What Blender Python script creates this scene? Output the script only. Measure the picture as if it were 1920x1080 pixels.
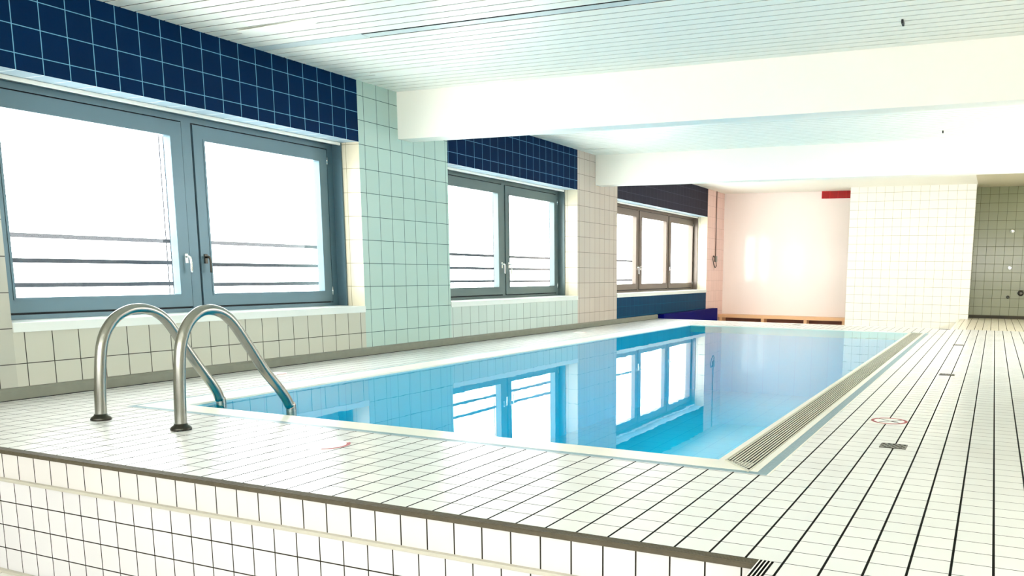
import bpy, bmesh, math, random
from mathutils import Vector, Matrix
random.seed(7)
S = bpy.context.scene
for o in list(bpy.data.objects): bpy.data.objects.remove(o)
COL = S.collection

# ------------------------------------------------------------------ camera
cd = bpy.data.cameras.new('camera'); cam = bpy.data.objects.new('camera', cd); COL.objects.link(cam)
cd.sensor_width = 36.0; cd.lens = 28.71685; cd.shift_x = -0.133693; cd.shift_y = 0.102761
cd.clip_start = 0.05; cd.clip_end = 300
rx = Vector((0.9221745, 0.3866066, 0.0113854)); ry = Vector((-0.0672373, 0.1312537, 0.989066)); rz = Vector((0.380885, -0.912857, 0.1470332))
M = Matrix((rx, ry, rz)).transposed().to_4x4(); M.translation = Vector((0, 0, 1.0))
cam.matrix_world = M
S.camera = cam

# ------------------------------------------------------------------ light and exposure
W = bpy.data.worlds.new('sky'); S.world = W; W.use_nodes = True
bg = W.node_tree.nodes['Background']; bg.inputs[0].default_value = (0.99, 1.0, 0.99, 1); bg.inputs[1].default_value = 6.5
S.view_settings.view_transform = 'Standard'; S.view_settings.look = 'None'
S.view_settings.gamma = 1.0; S.view_settings.use_curve_mapping = False
S.view_settings.exposure = 0.8

# ------------------------------------------------------------------ helpers
def lin(c):
    return tuple(((v / 12.92) if v <= 0.04045 else ((v + 0.055) / 1.055) ** 2.4) for v in [x / 255 for x in c]) + (1.0,)

def newmat(name):
    m = bpy.data.materials.new(name); m.use_nodes = True
    return m, m.node_tree.nodes, m.node_tree.links, m.node_tree.nodes['Principled BSDF']

def plain(name, rgb, rough=0.5, metal=0.0, noise=0.06, scale=6.0, spec=0.5, bump=0.0):
    m, N, L, P = newmat(name)
    tc = N.new('ShaderNodeTexCoord'); nz = N.new('ShaderNodeTexNoise'); nz.inputs['Scale'].default_value = scale
    nz.inputs['Detail'].default_value = 4
    L.new(tc.outputs['Object'], nz.inputs['Vector'])
    mp = N.new('ShaderNodeMapRange'); mp.inputs[3].default_value = 1 - noise; mp.inputs[4].default_value = 1 + noise
    L.new(nz.outputs['Fac'], mp.inputs[0])
    mx = N.new('ShaderNodeVectorMath'); mx.operation = 'SCALE'; mx.inputs[0].default_value = lin(rgb)[:3]
    L.new(mp.outputs[0], mx.inputs['Scale']); L.new(mx.outputs[0], P.inputs['Base Color'])
    P.inputs['Roughness'].default_value = rough; P.inputs['Metallic'].default_value = metal
    P.inputs['Specular IOR Level'].default_value = spec
    if bump:
        b = N.new('ShaderNodeBump'); b.inputs['Strength'].default_value = bump; b.inputs['Distance'].default_value = 0.01
        L.new(nz.outputs['Fac'], b.inputs['Height']); L.new(b.outputs[0], P.inputs['Normal'])
    return m

def tile(name, rgb, grout, axes, pu, pv, ou=0.0, ov=0.0, wu=0.005, wv=0.005, rough=0.25, var=0.03, spec=0.5, bump=0.25, smudge=0.04, bend=0.0):
    """ceramic tiles on a world aligned grid: joints of constant u lie at ou + k*pu, of constant v at ov + k*pv"""
    m, N, L, P = newmat(name)
    tc = N.new('ShaderNodeTexCoord'); sp = N.new('ShaderNodeSeparateXYZ'); L.new(tc.outputs['Object'], sp.inputs[0])
    def math(op, a, b=None, c=None):
        n = N.new('ShaderNodeMath'); n.operation = op
        for i, v in enumerate((a, b, c)):
            if v is None: continue
            if isinstance(v, (int, float)): n.inputs[i].default_value = v
            else: L.new(v, n.inputs[i])
        return n.outputs[0]
    def joint(ax, p, o, w):
        x = sp.outputs['XYZ'.index(ax)]
        t = math('DIVIDE', math('SUBTRACT', x, o), p)
        d = math('MULTIPLY', math('PINGPONG', t, 0.5), p)              # distance to the nearest joint
        mr = N.new('ShaderNodeMapRange'); mr.clamp = True
        L.new(d, mr.inputs[0]); mr.inputs[1].default_value = w * 0.5; mr.inputs[2].default_value = w * 0.5 + 0.0012
        mr.inputs[3].default_value = 1; mr.inputs[4].default_value = 0
        return mr.outputs[0], math('FLOOR', t)
    ju, fu = joint(axes[0], pu, ou, wu) if wu > 0 else (0.0, 0.0)
    jv, fv = joint(axes[1], pv, ov, wv) if wv > 0 else (0.0, 0.0)
    j = math('MAXIMUM', ju, jv)
    cb = N.new('ShaderNodeCombineXYZ')
    for i, v in enumerate((fu, fv)):
        if isinstance(v, float): cb.inputs[i].default_value = v
        else: L.new(v, cb.inputs[i])
    wn = N.new('ShaderNodeTexWhiteNoise'); wn.noise_dimensions = '2D'; L.new(cb.outputs[0], wn.inputs['Vector'])
    nz = N.new('ShaderNodeTexNoise'); nz.inputs['Scale'].default_value = 1.7; nz.inputs['Detail'].default_value = 5
    L.new(tc.outputs['Object'], nz.inputs['Vector'])
    k = math('ADD', math('MULTIPLY', math('SUBTRACT', wn.outputs['Value'], 0.5), 2 * var),
             math('ADD', 1.0, math('MULTIPLY', math('SUBTRACT', nz.outputs['Fac'], 0.5), 2 * smudge)))
    sc = N.new('ShaderNodeVectorMath'); sc.operation = 'SCALE'; sc.inputs[0].default_value = lin(rgb)[:3]; L.new(k, sc.inputs['Scale'])
    mx = N.new('ShaderNodeMix'); mx.data_type = 'RGBA'
    L.new(j, mx.inputs[0]); L.new(sc.outputs[0], mx.inputs[6]); mx.inputs[7].default_value = lin(grout)
    L.new(mx.outputs[2], P.inputs['Base Color'])
    rr = math('ADD', rough, math('MULTIPLY', j, max(0.0, 0.75 - rough))); L.new(rr, P.inputs['Roughness'])
    P.inputs['Specular IOR Level'].default_value = spec
    sv = math('MULTIPLY', spec, math('SUBTRACT', 1.0, math('MULTIPLY', j, 0.9))); L.new(sv, P.inputs['Specular IOR Level'])
    if bump:
        b = N.new('ShaderNodeBump'); b.inputs['Strength'].default_value = bump; b.inputs['Distance'].default_value = 0.002
        h = math('ADD', math('MULTIPLY', j, -1.0), math('MULTIPLY', nz.outputs['Fac'], 0.4)); L.new(h, b.inputs['Height']); L.new(b.outputs[0], P.inputs['Normal'])
    return m

def box_bm(bm, x0, x1, y0, y1, z0, z1, mi=None, bev=0.0):
    """box; mi = (material index of x faces, y faces, z faces)"""
    v = [bm.verts.new((x, y, z)) for x in (x0, x1) for y in (y0, y1) for z in (z0, z1)]
    F = [((0, 1, 3, 2), 0), ((4, 6, 7, 5), 0), ((0, 4, 5, 1), 1), ((2, 3, 7, 6), 1), ((0, 2, 6, 4), 2), ((1, 5, 7, 3), 2)]
    fs = []
    for idx, a in F:
        f = bm.faces.new([v[i] for i in idx]); f.material_index = mi[a] if mi else 0; fs.append(f)
    if bev > 0:
        es = list({e for f in fs for e in f.edges})
        bmesh.ops.bevel(bm, geom=es, offset=bev, segments=2, affect='EDGES', profile=0.6)

def obj(name, bm, mats, parent=None, kind=None, smooth=False):
    bmesh.ops.recalc_face_normals(bm, faces=bm.faces)
    me = bpy.data.meshes.new(name); bm.to_mesh(me); bm.free()
    for m in (mats if isinstance(mats, (list, tuple)) else [mats]): me.materials.append(m)
    o = bpy.data.objects.new(name, me); COL.objects.link(o)
    if smooth:
        for p in me.polygons: p.use_smooth = True
    if parent: o.parent = parent
    if kind: o['kind'] = kind
    return o

def box(name, x0, x1, y0, y1, z0, z1, mats, parent=None, kind=None, mi=None, bev=0.0):
    bm = bmesh.new(); box_bm(bm, x0, x1, y0, y1, z0, z1, mi, bev)
    return obj(name, bm, mats, parent, kind)

def empty(name, label=None, cat=None, group=None, kind=None):
    o = bpy.data.objects.new(name, None); COL.objects.link(o); o.empty_display_size = 0.1
    return tag(o, label, cat, group, kind)

def tag(o, label=None, cat=None, group=None, kind=None):
    if label: o['label'] = label
    if cat: o['category'] = cat
    if group: o['group'] = group
    if kind: o['kind'] = kind
    return o

def frame_ring(points, t):
    pass

def tube_bm(bm, pts, r, seg=16, caps=True):
    pts = [Vector(p) for p in pts]; rings = []
    up = Vector((1, 0, 0.001)).normalized()
    n = len(pts)
    for i, p in enumerate(pts):
        d = (pts[min(i + 1, n - 1)] - pts[max(i - 1, 0)]).normalized()
        a = up - d * up.dot(d)
        if a.length < 1e-3: a = Vector((0, 1, 0)) - d * d.y
        a.normalize(); b = d.cross(a)
        rr = r[i] if isinstance(r, (list, tuple)) else r
        rings.append([bm.verts.new(p + (a * math.cos(2 * math.pi * k / seg) + b * math.sin(2 * math.pi * k / seg)) * rr) for k in range(seg)])
    for i in range(n - 1):
        for k in range(seg):
            f = bm.faces.new([rings[i][k], rings[i][(k + 1) % seg], rings[i + 1][(k + 1) % seg], rings[i + 1][k]]); f.smooth = True
    if caps:
        bm.faces.new(rings[0][::-1]); bm.faces.new(rings[-1])

def catmull(P, n=10):
    P = [Vector(p) for p in P]; Q = [P[0] * 2 - P[1]] + P + [P[-1] * 2 - P[-2]]; out = []
    for i in range(1, len(Q) - 2):
        a, b, c, d = Q[i - 1], Q[i], Q[i + 1], Q[i + 2]
        for k in range(n):
            t = k / n
            out.append(0.5 * ((2 * b) + (c - a) * t + (2 * a - 5 * b + 4 * c - d) * t * t + (3 * b - a - 3 * c + d) * t ** 3))
    out.append(P[-1]); return out

def lathe_bm(bm, prof, c=(0, 0, 0), axis='z', seg=24, sx=1.0, sy=1.0):
    rings = []
    for r, h in prof:
        ring = []
        for k in range(seg):
            a = 2 * math.pi * k / seg; u, v = r * math.cos(a) * sx, r * math.sin(a) * sy
            q = {'z': (u, v, h), 'y': (u, h, v), 'x': (h, u, v)}[axis]
            ring.append(bm.verts.new((c[0] + q[0], c[1] + q[1], c[2] + q[2])))
        rings.append(ring)
    for i in range(len(rings) - 1):
        for k in range(seg):
            f = bm.faces.new([rings[i][k], rings[i][(k + 1) % seg], rings[i + 1][(k + 1) % seg], rings[i + 1][k]]); f.smooth = True
    bm.faces.new(rings[0]); bm.faces.new(rings[-1])

# ------------------------------------------------------------------ materials
DX, DX0, DY, DY0 = 0.1355, -0.072, 0.1313, 2.836
m_deck = tile('deck_tile', (236, 235, 231), (16, 14, 10), 'XY', DX, DY, DX0, DY0, 0.0082, 0.0036, rough=0.24, var=0.02, spec=0.55, smudge=0.08)
m_deckx = tile('deck_extension_tile', (244, 236, 214), (60, 55, 40), 'XY', 0.141, DY, -0.005, DY0, 0.008, 0.0035, rough=0.24, var=0.02)
m_coping = plain('coping_stone', (240, 236, 222), 0.3, noise=0.04)
m_mosaic = tile('blue_mosaic', (112, 142, 152), (150, 176, 184), 'XY', 0.015, 0.025, 0, 0, 0.003, 0.003, rough=0.3, var=0.12)
m_front_up = tile('front_tile_upper', (212, 208, 204), (40, 36, 30), 'XZ', 0.1350, 5.0, -0.751, 2.0, 0.0055, 0.001, rough=0.3, var=0.02, smudge=0.06)
m_front = tile('front_tile_lower', (214, 212, 212), (45, 40, 34), 'XZ', 0.1350, 0.1345, -0.7925, -0.2905, 0.005, 0.005, rough=0.3, var=0.02, smudge=0.06)
m_side = tile('side_tile', (238, 234, 228), (45, 40, 34), 'YZ', 0.135, 0.1345, 0, -0.29, 0.005, 0.005)
m_lower = tile('lower_floor_tile', (230, 228, 222), (70, 66, 60), 'XY', 0.135, 0.135, 0, 0, 0.005, 0.005)
m_ledge = plain('ledge_stone', (186, 182, 166), 0.45, noise=0.12, scale=9)
m_nose = plain('nosing_brown', (78, 70, 52), 0.6, noise=0.25, scale=30, bump=0.4)
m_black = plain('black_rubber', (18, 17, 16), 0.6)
m_white = plain('white_paint', (246, 244, 232), 0.55, noise=0.01)
m_beam = plain('beam_plaster', (250, 246, 234), 0.6, noise=0.012, scale=2)
m_slat = plain('ceiling_slat', (246, 247, 236), 0.35, noise=0.02, scale=2)
m_slatgrey = plain('ceiling_slat_grey', (205, 216, 214), 0.4, noise=0.02)
m_dark = plain('dark_void', (8, 9, 10), 0.8)
wall_args = dict(rough=0.22, var=0.025, smudge=0.05, wu=0.0055, wv=0.0055)
def walltile(name, rgb, g, ou, pu=0.2, **k):
    a = dict(wall_args); a.update(k)
    return tile(name, rgb, g, 'YZ', pu, 0.2645, ou, 0.53, **a)
m_w0 = walltile('wall_tile_near', (176, 176, 162), (70, 70, 66), 3.838, 0.1975)
m_p1 = walltile('wall_tile_mint', (174, 198, 188), (80, 98, 96), 7.57, 0.212)
m_w1 = walltile('wall_tile_below_first', (186, 186, 170), (62, 60, 54), 3.838, 0.1975)
m_w2 = walltile('wall_tile_below_second', (186, 200, 192), (98, 104, 98), 9.14, 0.2)
m_p2 = walltile('wall_tile_rosy', (186, 174, 162), (112, 104, 96), 12.80, 0.2)
m_p3 = walltile('wall_tile_pink', (226, 190, 178), (176, 146, 136), 19.67, 0.2)
m_rev = tile('reveal_tile', (208, 198, 172), (140, 132, 108), 'XZ', 0.2, 0.2645, -6.87, 0.53, 0.005, 0.005, rough=0.25)
m_sof = tile('soffit_tile', (150, 176, 190), (210, 224, 226), 'XY', 0.25, 0.196, -6.68, 3.959, 0.004, 0.004, rough=0.25)
m_blue1 = tile('navy_tile', (0, 34, 68), (110, 165, 190), 'YZ', 0.1957, 0.2005, 3.959, 2.524, 0.0052, 0.0052, rough=0.5, var=0.06, spec=0.05)
m_blue2 = tile('navy_tile_second', (0, 28, 60), (96, 140, 170), 'YZ', 0.1957, 0.2005, 9.12, 2.524, 0.005, 0.005, rough=0.5, var=0.06, spec=0.05)
m_blue3 = tile('slate_tile', (36, 36, 50), (84, 84, 98), 'YZ', 0.1957, 0.2005, 14.4, 2.524, 0.0035, 0.005, rough=0.5, var=0.06, spec=0.06)
m_blue4 = tile('teal_parapet_tile', (2, 54, 84), (40, 96, 128), 'YZ', 0.2, 0.2, 14.4, 0.52, 0.003, 0.004, rough=0.5, var=0.06, spec=0.06)
m_pinkwall = plain('pink_gloss_board', (252, 236, 228), 0.09, noise=0.012, scale=1.2)
m_block = tile('block_tile', (246, 240, 226), (168, 158, 136), 'XZ', 0.2, 0.2, -0.51, 0.11, 0.004, 0.005, rough=0.3, var=0.012, smudge=0.02)
m_niche = tile('niche_shade_tile', (132, 134, 104), (84, 82, 56), 'XZ', 0.195, 0.2, -0.03, 2.072, 0.006, 0.006, rough=0.16, var=0.03)  # olive tile darkened so its colour carries the shade of the recess
m_nicheyz = tile('block_side_shade_tile', (132, 134, 104), (120, 118, 90), 'YZ', 0.195, 0.2, 20.3, 2.072, 0.006, 0.006, rough=0.2)  # darker than the block front: the shaded side is put into the colour
m_red = tile('red_tile', (176, 0, 10), (220, 30, 36), 'XZ', 0.2, 0.5, -4.135, 0.36, 0.006, 0.002, rough=0.25, var=0.05)
m_sill = plain('sill_stone', (216, 222, 216), 0.25, noise=0.03)
m_basin = tile('basin_tile', (44, 212, 238), (36, 190, 228), 'XY', 0.3, 0.3, 0, 0, 0.006, 0.006, rough=0.4, var=0.02, bump=0)
m_steel = plain('brushed_steel', (150, 150, 142), 0.24, metal=1.0, noise=0.08, scale=20)
m_steeldark = plain('dark_steel', (72, 70, 64), 0.3, metal=1.0, noise=0.1)
m_chrome = plain('chrome', (225, 228, 226), 0.12, metal=1.0, noise=0.02)
m_frame = [plain('frame_aluminium_a', (86, 112, 122), 0.34, metal=0.3, noise=0.03),
           plain('frame_aluminium_b', (96, 112, 112), 0.34, metal=0.3, noise=0.03),
           plain('frame_aluminium_c', (110, 98, 88), 0.34, metal=0.3, noise=0.03)]
m_gasket = plain('gasket', (16, 26, 34), 0.6)
m_rail = plain('railing_paint', (62, 64, 74), 0.5)
m_grate = plain('grate_slat', (206, 202, 182), 0.35, noise=0.04)
m_woodtop = plain('bench_wood', (226, 176, 130), 0.45, noise=0.08, scale=4)
m_wooddark = plain('bench_wood_dark', (118, 70, 54), 0.6, noise=0.15, scale=5)
m_bluebox = plain('blue_vinyl', (0, 2, 88), 0.55, noise=0.05, spec=0.06)
m_signwhite = plain('sign_white', (248, 246, 240), 0.35, noise=0.01)
m_signred = plain('sign_red', (170, 58, 64), 0.5, noise=0.08, scale=40)
m_signgrey = plain('sign_stroke', (120, 106, 102), 0.5)
m_drain = plain('drain_metal', (120, 118, 108), 0.45, metal=0.4)

def glassmat(name, tint, rough, ior):
    m = bpy.data.materials.new(name); m.use_nodes = True; N = m.node_tree.nodes; L = m.node_tree.links; N.clear()
    out = N.new('ShaderNodeOutputMaterial'); mx = N.new('ShaderNodeMixShader'); fr = N.new('ShaderNodeFresnel'); fr.inputs['IOR'].default_value = ior
    tr = N.new('ShaderNodeBsdfTransparent'); tr.inputs[0].default_value = tint
    gl = N.new('ShaderNodeBsdfGlossy'); gl.inputs['Roughness'].default_value = rough
    ge = N.new('ShaderNodeNewGeometry'); k = N.new('ShaderNodeMath'); k.operation = 'MULTIPLY_ADD'      # the far face of a thin pane reflects nothing more
    k.inputs[1].default_value = -1.0; k.inputs[2].default_value = 1.0; L.new(ge.outputs['Backfacing'], k.inputs[0])
    k2 = N.new('ShaderNodeMath'); k2.operation = 'MULTIPLY'; L.new(k.outputs[0], k2.inputs[0]); L.new(fr.outputs[0], k2.inputs[1])
    L.new(k2.outputs[0], mx.inputs[0]); L.new(tr.outputs[0], mx.inputs[1]); L.new(gl.outputs[0], mx.inputs[2]); L.new(mx.outputs[0], out.inputs[0])
    return m, N, L, fr, gl
m_glass = glassmat('pane_glass', (0.97, 0.99, 0.99, 1), 0.0, 1.45)[0]
m_water, N_, L_, fr_, gl_ = glassmat('pool_water', (0.18, 0.86, 0.97, 1), 0.0, 1.33)
tc_ = N_.new('ShaderNodeTexCoord'); nz_ = N_.new('ShaderNodeTexNoise'); nz_.inputs['Scale'].default_value = 2.2; nz_.inputs['Detail'].default_value = 3
L_.new(tc_.outputs['Object'], nz_.inputs['Vector']); b_ = N_.new('ShaderNodeBump'); b_.inputs['Strength'].default_value = 0.02; b_.inputs['Distance'].default_value = 0.02
L_.new(nz_.outputs['Fac'], b_.inputs['Height']); L_.new(b_.outputs[0], fr_.inputs['Normal']); L_.new(b_.outputs[0], gl_.inputs['Normal'])

# ------------------------------------------------------------------ dimensions
WX = -6.68; WO = -7.22           # wall face and outer face
CZ = 3.07; CZ2 = 3.035; CZ3 = 3.045
YB = 21.03; XR = 3.2             # back wall, right wall
PX0, PX1, PY0, PY1 = -5.37, -1.29, 4.13, 14.90   # water
LF = -0.70                       # lower floor level
NX = -0.69                       # where the raised deck turns towards the camera

# ------------------------------------------------------------------ floor
bm = bmesh.new()
T = -0.14
box_bm(bm, WX, -5.70, 2.705, 16.35, T, 0)
box_bm(bm, -5.70, -1.06, 2.705, 3.90, T, 0)
box_bm(bm, -0.975, -0.645, 2.705, 16.35, T, 0)
box_bm(bm, -1.06, -0.975, 2.705, 3.90, T, 0)
box_bm(bm, -0.645, XR, -3.0, 16.35, T, 0)
box_bm(bm, -5.70, -0.975, 15.00, 16.35, T, 0)
floor = obj('floor', bm, m_deck, kind='structure')
box('floor', -0.66, XR, 16.35, YB, T, 0, m_deckx, kind='structure')
box('floor', -7.2, NX, -3.0, 2.66, LF - 0.1, LF, m_lower, kind='structure')
box('floor', WX, -0.66, 16.45, YB, LF - 0.1, LF, m_lower, kind='structure')
# coping and mosaic lines round the water
bm = bmesh.new()
box_bm(bm, -5.66, PX0, 3.95, 14.96, T, 0.001)
box_bm(bm, PX0, -1.11, 3.95, PY0, T, 0.001)
box_bm(bm, PX0, PX1, PY1, 14.96, T, 0.001)
box_bm(bm, -1.315, PX1 + 0.02, PY0, PY1, T, -0.003)
obj('trim_1', bm, m_coping, kind='structure')
bm = bmesh.new()
box_bm(bm, -5.70, -5.66, 3.90, 15.0, T, 0.0)
box_bm(bm, -5.66, -0.975, 3.90, 3.95, T, 0.0)
box_bm(bm, -5.66, -0.975, 14.96, 15.0, T, 0.0)
box_bm(bm, -1.045, -0.985, 3.95, 14.96, T, 0.0)
obj('trim_2', bm, m_mosaic, kind='structure')
bm = bmesh.new()
box_bm(bm, -1.085, -1.045, 3.95, 14.96, T, 0.0015)
box_bm(bm, -0.985, -0.975, 3.90, 14.96, T, 0.0015)
obj('trim_3', bm, m_coping, kind='structure')
# raised pool body: front, side, ledge and nosings
box('wall_front', -7.18, NX, 2.662, 2.70, -0.155, -0.02, m_front_up, kind='structure')
box('wall_front', -7.18, NX, 2.655, 2.70, LF, -0.172, m_front, kind='structure')
box('wall_side', NX, -0.66, -3.0, 2.655, LF, -0.02, m_side, kind='structure')
box('trim_4', -7.18, NX, 2.640, 2.70, -0.172, -0.155, m_ledge, kind='structure', bev=0.003)
bm = bmesh.new()
box_bm(bm, -7.18, -0.70, 2.655, 2.705, -0.02, -0.004)
for k in range(5):
    y = 2.657 + k * 0.0098
    box_bm(bm, -7.18, -0.70, y, y + 0.006, -0.004, 0.001)
obj('trim_5', bm, m_nose, kind='structure')
bm = bmesh.new()
box_bm(bm, -0.70, -0.645, -3.0, 2.705, -0.02, -0.008, (0, 0, 0))
for k in range(4):
    x = -0.6985 + k * 0.0135
    box_bm(bm, x, x + 0.0048, -3.0, 2.700, -0.008, 0.002, (0, 0, 1))
obj('trim_6', bm, [m_black, m_white], kind='structure')
box('baseboard_front', -7.18, NX, 2.630, 2.655, LF, LF + 0.016, m_ledge, kind='structure', bev=0.003)
# recess edge behind the pool
box('wall_recess', WX, -0.66, 16.35, 16.45, LF, -0.001, m_white, kind='structure')
box('wall_recess', -0.70, -0.66, 16.45, YB, LF, -0.001, m_white, kind='structure')
# basin
bm = bmesh.new()
D = -1.25
box_bm(bm, PX0 - 0.1, -1.0, PY0 - 0.1, PY1 + 0.1, D - 0.1, D)
box_bm(bm, PX0 - 0.1, PX0, PY0 - 0.1, PY1 + 0.1, D, T)
box_bm(bm, PX0, PX0 + 0.012, PY0, PY1, D, -0.0135)
box_bm(bm, PX1, PX1 + 0.05, PY0 - 0.1, PY1 + 0.1, D, -0.02)
box_bm(bm, PX0, PX1, PY0 - 0.1, PY0, D, T)
box_bm(bm, PX0, PX1, PY1, PY1 + 0.1, D, T)
obj('wall_basin', bm, m_basin, kind='structure')
bm = bmesh.new()
vs = [bm.verts.new(p) for p in ((PX0, PY0, -0.012), (PX1, PY0, -0.012), (PX1, PY1, -0.012), (PX0, PY1, -0.012))]
bm.faces.new(vs)
water = obj('pool_water', bm, m_water)
tag(water, 'still turquoise pool water mirroring the windows', 'water', kind='stuff')

# ------------------------------------------------------------------ left wall
def wall(y0, y1, z0, z1, mface, name='wall_left'):
    return box(name, WO, WX, y0, y1, z0, z1, [mface, m_rev, m_sof], kind='structure', mi=(0, 1, 2))
W1 = (3.76, 7.472); W2 = (9.10, 12.735); W3 = (14.35, 19.668)
ZL = 2.405; ZS = 0.50; TOP = 3.14
wall(-3.0, W1[0], LF, TOP, m_w0)
wall(*W1, ZL, TOP, m_blue1); wall(*W1, LF, ZS, m_w1)
wall(W1[1], W2[0], LF, TOP, m_p1)
wall(*W2, ZL - 0.03, TOP, m_blue2); wall(*W2, LF, ZS, m_w2)
wall(W2[1], W3[0], LF, TOP, m_p2)
wall(*W3, ZL - 0.04, TOP, m_blue3); wall(*W3, LF, ZS, m_blue4)
wall(W3[1], YB, LF, TOP, m_p3)
# stone kerb at the foot of the left wall
bm = bmesh.new()
prof = [(WX, 0.0), (-6.652, 0.0), (-6.652, 0.072), (-6.662, 0.090), (WX, 0.094)]
ends = []
for y in (2.0, 16.40):
    ends.append([bm.verts.new((x, y, z)) for x, z in prof])
for i in range(5):
    bm.faces.new([ends[0][i], ends[0][(i + 1) % 5], ends[1][(i + 1) % 5], ends[1][i]])
bm.faces.new(ends[0]); bm.faces.new(ends[1])
obj('baseboard_left', bm, plain('kerb_stone', (120, 122, 108), 0.45, noise=0.14, scale=12), kind='structure')
box('trim_7', -6.652, -6.645, 2.705, 16.38, 0.0, 0.006, m_black, kind='structure')  # black strip painting the shadow line where kerb meets deck

# ------------------------------------------------------------------ windows
FX = -7.05
def window(n, y0, y1, sashes, handles, fm, zl, cas):
    root = empty('window_%d' % n, kind='structure')
    # sill
    box('window_sill', FX - 0.05, WX + 0.012, y0 + 0.001, y1 - 0.001, ZS, 0.572, m_sill, root, bev=0.004)
    # casing inside the reveal: grey metal lining
    bm = bmesh.new()
    box_bm(bm, FX - 0.06, -6.925, y1 - 0.022, y1 - 0.001, 0.572, zl - 0.005)
    box_bm(bm, FX - 0.06, -6.925, y0 + 0.001, y0 + 0.022, 0.572, zl - 0.005)
    box_bm(bm, FX - 0.06, -6.945, y0 + 0.022, y1 - 0.022, zl - 0.022, zl - 0.002)
    obj('casing', bm, fm, root)
    box('cover_strip', -6.948, -6.925, y0 + 0.022, y1 - 0.022, zl - 0.030, zl - 0.002, m_white, root)
    # fixed frame
    bm = bmesh.new()
    box_bm(bm, FX - 0.10, FX, y0 + 0.022, y0 + 0.075, 0.572, zl - 0.022)
    box_bm(bm, FX - 0.10, FX, y1 - 0.105, y1 - 0.022, 0.572, zl - 0.022)
    box_bm(bm, FX - 0.10, FX, y0 + 0.075, y1 - 0.105, zl - 0.075, zl - 0.022)
    box_bm(bm, FX - 0.10, FX, y0 + 0.075, y1 - 0.105, 0.572, 0.607)
    for a, b in zip(sashes[:-1], sashes[1:]):
        c0, c1 = a[1] + 0.012, b[0] - 0.012
        box_bm(bm, FX - 0.10, FX + 0.002, c0, c1, 0.607, zl - 0.075)
    obj('window_frame', bm, fm, root)
    # dark gaskets in the gaps round each sash
    bm = bmesh.new()
    for a, b, g0, g1 in sashes:
        t = 0.012
        box_bm(bm, FX - 0.09, FX - 0.03, a - t, a + 0.01, 0.607, zl - 0.075)
        box_bm(bm, FX - 0.09, FX - 0.03, b - 0.01, b + t, 0.607, zl - 0.075)
        box_bm(bm, FX - 0.09, FX - 0.03, a + 0.01, b - 0.01, zl - 0.12, zl - 0.075)
        box_bm(bm, FX - 0.09, FX - 0.03, a + 0.01, b - 0.01, 0.607, 0.64)
    obj('gasket', bm, m_gasket, root)
    for (a, b, g0, g1) in sashes:
        bm = bmesh.new()
        z0, z1, q0, q1 = 0.625, zl - 0.088, 0.742, zl - 0.225
        for args in ((a, g0, z0, z1), (g1, b, z0, z1), (g0, g1, z0, q0), (g0, g1, q1, z1)):
            box_bm(bm, FX - 0.07, FX + 0.014, *args)
        # raised glazing bead
        for args in ((g0 - 0.018, g0, q0 - 0.018, q1 + 0.018), (g1, g1 + 0.018, q0 - 0.018, q1 + 0.018), (g0, g1, q0 - 0.018, q0), (g0, g1, q1, q1 + 0.018)):
            box_bm(bm, FX + 0.014, FX + 0.019, *args)
        s = obj('sash', bm, fm, root)
        box('pane', FX - 0.045, FX - 0.039, g0 - 0.005, g1 + 0.005, q0 - 0.005, q1 + 0.005, m_glass, s)
        bm = bmesh.new()
        for yh in ((b - 0.006) if False else b + 0.002,):
            for zz in (0.70, zl - 0.25):
                tube_bm(bm, [(FX + 0.018, yh, zz), (FX + 0.018, yh, zz + 0.09)], 0.007, 10)
        if s and (a, b) == (sashes[-1][0], sashes[-1][1]):
            obj('hinge', bm, m_chrome, root)
        else: bm.free()
    for hy, dirn, shiny in handles:
        bm = bmesh.new()
        box_bm(bm, FX + 0.014, FX + 0.024, hy - 0.016, hy + 0.016, 1.03, 1.12, bev=0.003)
        tube_bm(bm, [(FX + 0.02, hy, 1.09), (FX + 0.065, hy, 1.09)], 0.010, 10)
        tube_bm(bm, catmull([(FX + 0.055, hy - 0.012 * dirn, 1.10), (FX + 0.067, hy + 0.002 * dirn, 1.085), (FX + 0.068, hy + 0.008 * dirn, 1.03), (FX + 0.066, hy + 0.010 * dirn, 0.945)], 6), 0.010, 10)
        obj('handle', bm, m_chrome if shiny else m_steeldark, root)
    return root
window(1, W1[0], W1[1], [(3.855, 5.545, 4.01, 5.425), (5.665, 7.345, 5.785, 7.228)],
       [(5.505, 1, True), (5.715, 1, False)], m_frame[0], 2.405, 0)
window(2, W2[0], W2[1], [(9.19, 10.925, 9.38, 10.815), (11.025, 12.655, 11.125, 12.545)],
       [(10.90, 1, True), (11.09, 1, True)], m_frame[1], 2.375, 0)
window(3, W3[0], W3[1], [(14.445, 16.15, 14.64, 16.058), (16.245, 17.905, 16.375, 17.79), (17.965, 19.60, 18.10, 19.565)],
       [(16.11, 1, True), (16.31, 1, True), (18.03, 1, True)], m_frame[2], 2.365, 0)

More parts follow.
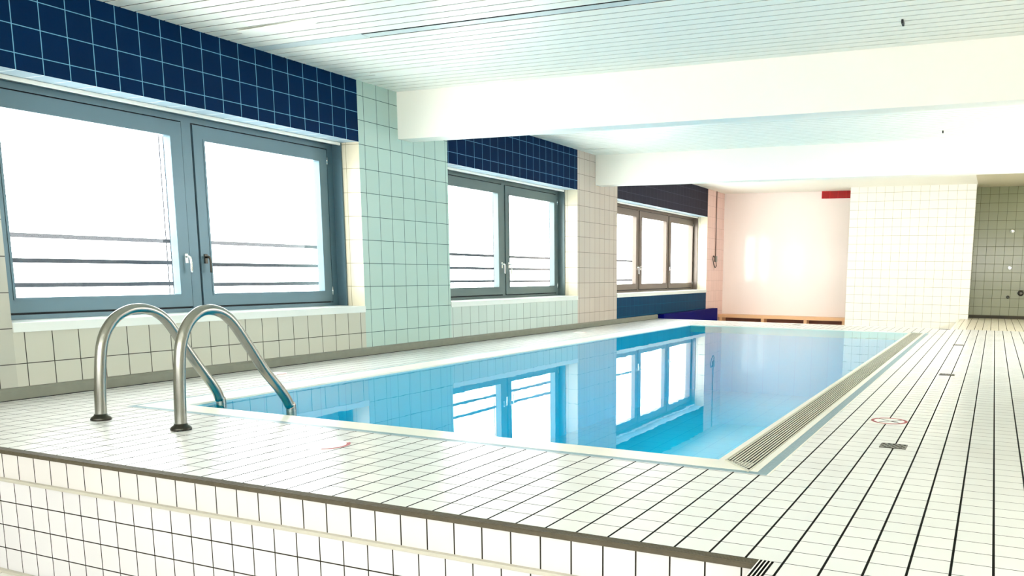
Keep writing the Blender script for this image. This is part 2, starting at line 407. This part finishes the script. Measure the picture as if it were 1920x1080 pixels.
def railing(label, y0, y1, zs):
    r = empty('guard_railing', label, 'railing', 'guard railings outside the windows')
    for z in zs:
        box('rail', -7.514, -7.486, y0, y1, z - 0.019, z + 0.019, m_rail, r)
    for yy in (y0 + 0.02, y1):
        box('wall_bracket', -7.50, WO, yy - 0.01, yy + 0.01, 0.30, 0.34, m_rail, r)
    for yy in (y1 - 0.045, y1):
        bm = bmesh.new(); tube_bm(bm, [(-7.5, yy, -0.6), (-7.5, yy, 2.35)], 0.0055, 8); obj('post', bm, m_rail, r)
railing('outside guard rails behind the left sash of the nearest window', 4.02, 5.71, (0.830, 1.035, 1.243))
railing('outside guard rails behind the right sash of the nearest window', 5.98, 7.68, (0.818, 1.023, 1.246))
railing('outside guard rails behind the left sash of the middle window', 9.40, 11.385, (0.823, 1.024, 1.225))
railing('outside guard rails behind the right sash of the middle window', 11.62, 13.25, (0.812, 1.021, 1.22))
railing('two outside guard rails behind the farthest window with three sashes', 14.9, 16.93, (0.813, 1.229))

# ------------------------------------------------------------------ ceiling and beams
def slats(name, y0, y1, z, first, pitch, skip=()):
    bm = bmesh.new()
    k = math.ceil((y0 - first) / pitch) - 1
    while first + k * pitch < y1:
        a = max(y0, first + k * pitch + 0.0085); b = min(y1, first + (k + 1) * pitch - 0.0085)
        if b - a > 0.012 and k not in skip:
            box_bm(bm, WX, XR, a, b, z, z + 0.004)
        k += 1
    o = obj(name, bm, m_slat, kind='structure')
    box(name, WX - 0.0, XR, y0, y1, z + 0.03, z + 0.06, m_dark, kind='structure')  # black backing sheet paints the shade in the gaps between slats
    return o
G0, GP = 4.919, 0.12907
slats('ceiling', -3.0, 8.14, CZ, G0, GP, skip=(9,))
a = G0 + 9 * GP
box('ceiling', WX, XR, a + 0.004, a + GP - 0.0045, CZ + 0.004, CZ + 0.02, m_slatgrey, kind='structure') if False else None
bm = bmesh.new()
box_bm(bm, WX, -5.37, a + 0.0045, a + GP - 0.0045, CZ, CZ + 0.004)
box_bm(bm, -5.37, XR, a + 0.032, a + GP - 0.007, CZ + 0.003, CZ + 0.006)
obj('ceiling', bm, m_slatgrey, kind='structure')
slats('ceiling', 8.39, 13.43, CZ2, G0 + 0.03, GP)
box('ceiling', WX, -0.49, 13.68, YB, CZ3, CZ3 + 0.05, m_white, kind='structure')
box('ceiling', -0.49, XR, 13.68, YB, CZ3, CZ3 + 0.05, plain('ceiling_shade_tint', (206, 198, 170), 0.6, noise=0.02), kind='structure')  # darker tint paints the shade on the ceiling over the niche
# roof over everything so that only openings let light in
box('ceiling', WO, XR + 0.2, -3.0, YB + 0.2, 3.14, 3.25, m_dark, kind='structure')
def beam(n, y0, y1, z0, z1):
    bm = bmesh.new(); box_bm(bm, WX, XR, y0, y1, z0, z1)
    obj('trim_%d' % n, bm, m_beam, kind='structure')
beam(8, 8.14, 8.39, 2.53, 3.13)
beam(9, 13.43, 13.68, 2.515, 3.13)

def panel(label, x0, x1, y0, y1, z, drop):
    bm = bmesh.new()
    v = []
    for (x, d) in ((x0, drop), (x1, 0.002)):
        for y in (y0, y1):
            v.append((x, y, z - d)); v.append((x, y, z - d + 0.006))
    V = [bm.verts.new(p) for p in v]
    for f in ((0, 1, 3, 2), (4, 6, 7, 5), (0, 4, 5, 1), (2, 3, 7, 6), (0, 2, 6, 4), (1, 5, 7, 3)):
        bm.faces.new([V[i] for i in f])
    o = obj('ceiling_flap', bm, m_slat)
    tag(o, label, 'ceiling panel', 'loose slat pieces in the ceiling')
panel('short sagging slat piece in the ceiling above the nearest window', -6.29, -5.50, 5.575, 5.70, CZ - 0.001, 0.022)
panel('short loose slat piece in the ceiling just in front of the near beam', -6.29, -5.46, 7.25, 7.36, CZ - 0.001, 0.010)
panel('thin loose slat piece in the ceiling between the two beams', -6.43, -5.64, 12.76, 12.86, CZ2 - 0.001, 0.012)
def hook(label, x, y, z, l=0.10):
    o = box('ceiling_hook', x - 0.008, x + 0.008, y - l / 2, y + l / 2, z - 0.03, z, m_black)
    tag(o, label, 'hook', 'small black hooks in the ceiling')
hook('small black hook in the slatted ceiling before the near beam', -0.84, 7.36, CZ)
hook('tiny black hook in the ceiling between the two beams', -0.82, 12.74, CZ2, 0.06)

# ------------------------------------------------------------------ back wall, block wall, niche
box('wall_back', WX, -3.2, YB, YB + 0.2, LF, 3.14, m_pinkwall, kind='structure')
box('wall_back', -3.2, XR, YB, YB + 0.2, LF, 3.14, m_niche, kind='structure')
box('wall_block', -3.31, -0.505, 20.30, YB, LF, CZ3, [m_nicheyz, m_block], kind='structure', mi=(0, 1, 1))
box('baseboard_back', -0.505, XR, YB - 0.02, YB, 0, 0.07, plain('niche_skirting', (52, 46, 28), 0.6), kind='structure')
box('trim_10', -4.135, -3.31, YB - 0.012, YB, 2.862, CZ3 - 0.002, m_red, kind='structure')
# right side of the hall, out of frame: wall, its openings added to brighten the far end
m_wr = tile('wall_tile_right', (232, 230, 216), (150, 145, 130), 'YZ', 0.2, 0.2645, 0, 0.53, 0.005, 0.005)
OP = [(8.9, 13.2), (13.9, 17.4)]
y = -3.0
for a, b in OP:
    box('wall_right', XR, XR + 0.2, y, a, -0.14, 3.14, m_wr, kind='structure')
    box('wall_right', XR, XR + 0.2, a, b, -0.14, 1.25, m_wr, kind='structure')
    box('wall_right', XR, XR + 0.2, a, b, 2.95, 3.14, m_wr, kind='structure')
    y = b
box('wall_right', XR, XR + 0.2, y, YB, -0.14, 3.14, m_wr, kind='structure')
# unseen wall behind the camera, its added opening sized to light the near side
box('wall_behind', WO, XR + 0.2, -3.2, -3.0, LF, 0.9, m_wr, kind='structure')
box('wall_behind', WO, XR + 0.2, -3.2, -3.0, 2.5, 3.14, m_wr, kind='structure')
box('wall_behind', WO, -6.0, -3.2, -3.0, 0.9, 2.5, m_wr, kind='structure')

# ------------------------------------------------------------------ things
# ladder
lad = empty('pool_ladder', 'stainless steel pool ladder with two arched handrails at the near pool edge', 'ladder')
R1 = [(-5.335, 3.475, 0.0), (-5.335, 3.49, 0.25), (-5.335, 3.525, 0.50), (-5.335, 3.60, 0.635), (-5.335, 3.70, 0.70), (-5.335, 3.80, 0.715), (-5.335, 3.90, 0.69), (-5.335, 3.99, 0.62), (-5.335, 4.09, 0.47),
      (-5.325, 4.20, 0.29), (-5.310, 4.30, 0.13), (-5.305, 4.345, 0.03), (-5.305, 4.36, -0.10), (-5.305, 4.36, -1.05)]
R2 = [(-4.578, 3.465, 0.0), (-4.578, 3.475, 0.25), (-4.578, 3.50, 0.50), (-4.578, 3.555, 0.64), (-4.578, 3.64, 0.715), (-4.578, 3.73, 0.73), (-4.578, 3.82, 0.70), (-4.578, 3.90, 0.625), (-4.578, 4.00, 0.48),
      (-4.575, 4.11, 0.31), (-4.57, 4.235, 0.15), (-4.565, 4.30, 0.04), (-4.565, 4.32, -0.08), (-4.565, 4.32, -1.05)]
for R in (R1, R2):
    bm = bmesh.new(); tube_bm(bm, catmull(R, 8), 0.034, 20); obj('handrail', bm, m_steel, lad)
    bm = bmesh.new()
    lathe_bm(bm, [(0.058, 0.0), (0.060, 0.010), (0.052, 0.022), (0.040, 0.030), (0.036, 0.042)], (R[0][0], R[0][1], 0.0), sx=1.05)
    obj('base_flange', bm, m_steeldark, lad)
for z in (-0.35, -0.65, -0.95):
    box('tread', -5.305, -4.565, 4.30, 4.38, z, z + 0.03, m_steel, lad, bev=0.004)

# overflow grate
gr = empty('overflow_grate', 'long slatted cream overflow grate along the right pool edge', 'grate')
X0, X1, Y0, Y1 = -1.270, -1.088, 3.93, 14.86
bm = bmesh.new()
# mitred near end
v = [(X0, 4.115), (X1, 3.93), (X1, 3.955), (X0, 4.14)]
lo = [bm.verts.new((x, y, -0.02)) for x, y in v]; hi = [bm.verts.new((x, y, 0.006)) for x, y in v]
bm.faces.new(lo); bm.faces.new(hi)
for i in range(4): bm.faces.new([lo[i], lo[(i + 1) % 4], hi[(i + 1) % 4], hi[i]])
box_bm(bm, X0 - 0.002, X0 + 0.006, 4.14, Y1, -0.02, 0.004); box_bm(bm, X1 - 0.006, X1 + 0.002, 3.955, Y1, -0.02, 0.004)
box_bm(bm, X0 + 0.006, X1 - 0.006, Y1 - 0.03, Y1, -0.02, 0.004)
obj('grate_frame', bm, m_grate, gr)
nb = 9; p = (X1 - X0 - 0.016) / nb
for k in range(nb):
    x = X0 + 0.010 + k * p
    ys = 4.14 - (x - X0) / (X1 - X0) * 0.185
    box('slat', x, x + p * 0.58, ys + 0.012, Y1 - 0.03, -0.012, 0.004, [m_black, m_grate], gr, mi=(0, 0, 1))  # side faces coloured black to paint the shade between slats
box('trough', X0, X1, 4.10, Y1, -0.06, -0.045, m_black, gr)

# drains
def drain(label, x, y, w=0.15, d=0.13):
    e = empty('floor_drain', label, 'drain', 'rectangular drains in the right hand deck')
    bm = bmesh.new(); t = 0.008
    for a in ((x - w/2, x + w/2, y - d/2, y - d/2 + t), (x - w/2, x + w/2, y + d/2 - t, y + d/2), (x - w/2, x - w/2 + t, y - d/2 + t, y + d/2 - t), (x + w/2 - t, x + w/2, y - d/2 + t, y + d/2 - t)):
        box_bm(bm, *a, 0.0, 0.004)
    obj('drain_frame', bm, m_steeldark, e)
    bm = bmesh.new()
    box_bm(bm, x - w/2 + t, x + w/2 - t, y - d/2 + t, y + d/2 - t, 0.0, 0.0015, (1, 1, 1))
    n = 9; cw = (w - 2 * t) / n; rh = (d - 2 * t) / 4
    for i in range(n):
        for j in range(4):
            if (i + j) % 2 == 0:
                box_bm(bm, x - w/2 + t + i * cw, x - w/2 + t + (i + 1) * cw, y - d/2 + t + j * rh, y - d/2 + t + (j + 1) * rh, 0.0015, 0.0035, (0, 0, 0))
    obj('drain_cover', bm, [m_drain, m_black], e)
drain('nearest dark checkered metal drain in the deck just before the round sign', -0.483, 4.905)
drain('dark metal drain in the right deck, second from the front', -0.38, 8.76)
drain('small dark metal drain in the right deck, third from the front', -0.42, 12.64)
drain('farthest dark drain where the deck meets the recess', -0.80, 16.25, 0.2, 0.10)
drain('small dark drain at the far left deck edge in front of the wooden bench', -3.52, 15.95, 0.16, 0.10)

# prohibition signs set into the deck
def flat_poly(bm, pts, z0, z1):
    lo = [bm.verts.new((x, y, z0)) for x, y in pts]; hi = [bm.verts.new((x, y, z1)) for x, y in pts]
    bm.faces.new(lo); bm.faces.new(hi)
    for i in range(len(pts)): bm.faces.new([lo[i], lo[(i + 1) % len(pts)], hi[(i + 1) % len(pts)], hi[i]])
def stroke(bm, a, b, w, z0, z1):
    a = Vector(a); b = Vector(b); d = (b - a).normalized(); n = Vector((-d.y, d.x)) * w / 2
    flat_poly(bm, [a + n, b + n, b - n, a - n], z0, z1)
def ring_bm(bm, cx, cy, r0, r1, a0, a1, z0, z1, n=48):
    for i in range(n):
        t0 = a0 + (a1 - a0) * i / n; t1 = a0 + (a1 - a0) * (i + 1) / n
        P = [(cx + r * math.cos(t), cy + r * math.sin(t)) for r, t in ((r0, t0), (r1, t0), (r1, t1), (r0, t1))]
        flat_poly(bm, P, z0, z1)
def sign(label, cx, cy, r, arcs, full):
    e = empty('no_running_sign', label, 'floor sign', 'round prohibition signs on the deck')
    bm = bmesh.new(); lathe_bm(bm, [(r, 0.0), (r, 0.0012)], (cx, cy, 0), seg=48); obj('sign_disc', bm, m_signwhite, e)
    for a0, a1 in arcs:
        bm = bmesh.new(); ring_bm(bm, cx, cy, r * 0.83, r, math.radians(a0), math.radians(a1), 0.0012, 0.002); obj('red_ring', bm, m_signred, e)
    if full:
        bm = bmesh.new()
        stroke(bm, (cx - r * 0.62, cy + r * 0.52), (cx + r * 0.62, cy - r * 0.52), 0.010, 0.0012, 0.002)
        stroke(bm, (cx - r * 0.5, cy - r * 0.55), (cx + r * 0.1, cy + 0.0), 0.009, 0.0012, 0.002)
        stroke(bm, (cx + r * 0.1, cy), (cx + r * 0.42, cy + r * 0.28), 0.009, 0.0012, 0.002)
        stroke(bm, (cx + r * 0.1, cy), (cx + r * 0.50, cy - r * 0.15), 0.009, 0.0012, 0.002)
        ring_bm(bm, cx + r * 0.52, cy + r * 0.42, 0.0, 0.014, 0, 2 * math.pi, 0.0012, 0.002, 12)
        obj('figure', bm, m_signgrey, e)
sign('red ringed round prohibition sign on the right deck beyond the nearest drain', -0.604, 5.76, 0.122, [(0, 360)], True)
sign('worn white round sign on the near deck with only its red right arc left', -3.455, 3.515, 0.125, [(-62, 58)], False)
sign('faded round sign on the left deck between ladder and kerb', -6.27, 5.75, 0.115, [(-30, 35), (150, 210)], False)
sign('faded round sign on the left deck beside the middle window', -6.25, 11.98, 0.11, [(-25, 25), (160, 200)], False)

# blue box, bench, cable
o = box('blue_cushion', WX + 0.002, -6.535, 16.46, 20.20, LF, 0.095, m_bluebox, bev=0.012)
tag(o, 'long dark blue vinyl box seat below the farthest window', 'bench')
be = empty('wooden_bench', 'low light wood bench along the pink back wall', 'bench')
box('seat', -6.66, -3.31, 20.65, YB - 0.002, -0.165, -0.085, m_woodtop, be, bev=0.004)
for x in (-6.6, -5.47, -4.36, -3.4):
    box('leg', x - 0.04, x + 0.04, 20.68, 20.99, LF, -0.165, m_woodtop, be)
box('back_panel', -6.66, -3.31, 21.0, YB - 0.001, LF + 0.02, -0.167, m_wooddark, be)
ca = empty('wall_cable', 'thin cable conduit down the pink tiled wall ending in a small switch', 'cable')
bm = bmesh.new(); tube_bm(bm, [(WX + 0.012, 20.335, CZ3), (WX + 0.012, 20.345, 1.40)], 0.012, 10); obj('conduit', bm, plain('conduit_grey', (120, 100, 90), 0.5), ca)
o = box('switch_box', WX, WX + 0.04, 20.28, 20.40, 1.27, 1.42, m_drain, ca, bev=0.006)
bm = bmesh.new(); tube_bm(bm, catmull([(WX + 0.025, 20.33, 1.27), (WX + 0.025, 20.36, 1.18), (WX + 0.025, 20.28, 1.13), (WX + 0.025, 20.15, 1.22), (WX + 0.025, 20.08, 1.34), (WX + 0.025, 20.12, 1.42), (WX + 0.025, 20.20, 1.38)], 8), 0.009, 8)
obj('loose_cord', bm, m_black, ca)

# fittings on the niche wall
def fitting(name, label, cat, x, z, r, mat, depth=0.06, grp='shower fittings on the olive niche wall'):
    e = empty(name, label, cat, grp)
    bm = bmesh.new(); lathe_bm(bm, [(r * 1.15, 0.0), (r * 1.15, -0.008), (r * 0.9, -0.014)], (x, YB, z), 'y'); obj('rosette', bm, mat, e)
    bm = bmesh.new(); lathe_bm(bm, [(r * 0.55, -0.010), (r * 0.55, -depth * 0.6), (r * 0.85, -depth * 0.7), (r * 0.85, -depth), (r * 0.5, -depth * 1.15)], (x, YB, z), 'y'); obj('knob', bm, mat, e)
fitting('shower_nozzle', 'chrome shower nozzle high on the olive niche wall', 'shower', 0.305, 2.03, 0.045, m_chrome)
fitting('shower_button', 'chrome push button halfway up the olive niche wall', 'shower valve', 0.307, 1.187, 0.04, m_chrome)
fitting('water_outlet', 'small dark outlet low on the olive niche wall', 'water outlet', 0.314, 0.509, 0.03, m_steeldark)
fitting('water_tap', 'large dark tap low on the olive niche wall at the picture edge', 'tap', 0.584, 0.607, 0.06, m_steeldark, 0.12)
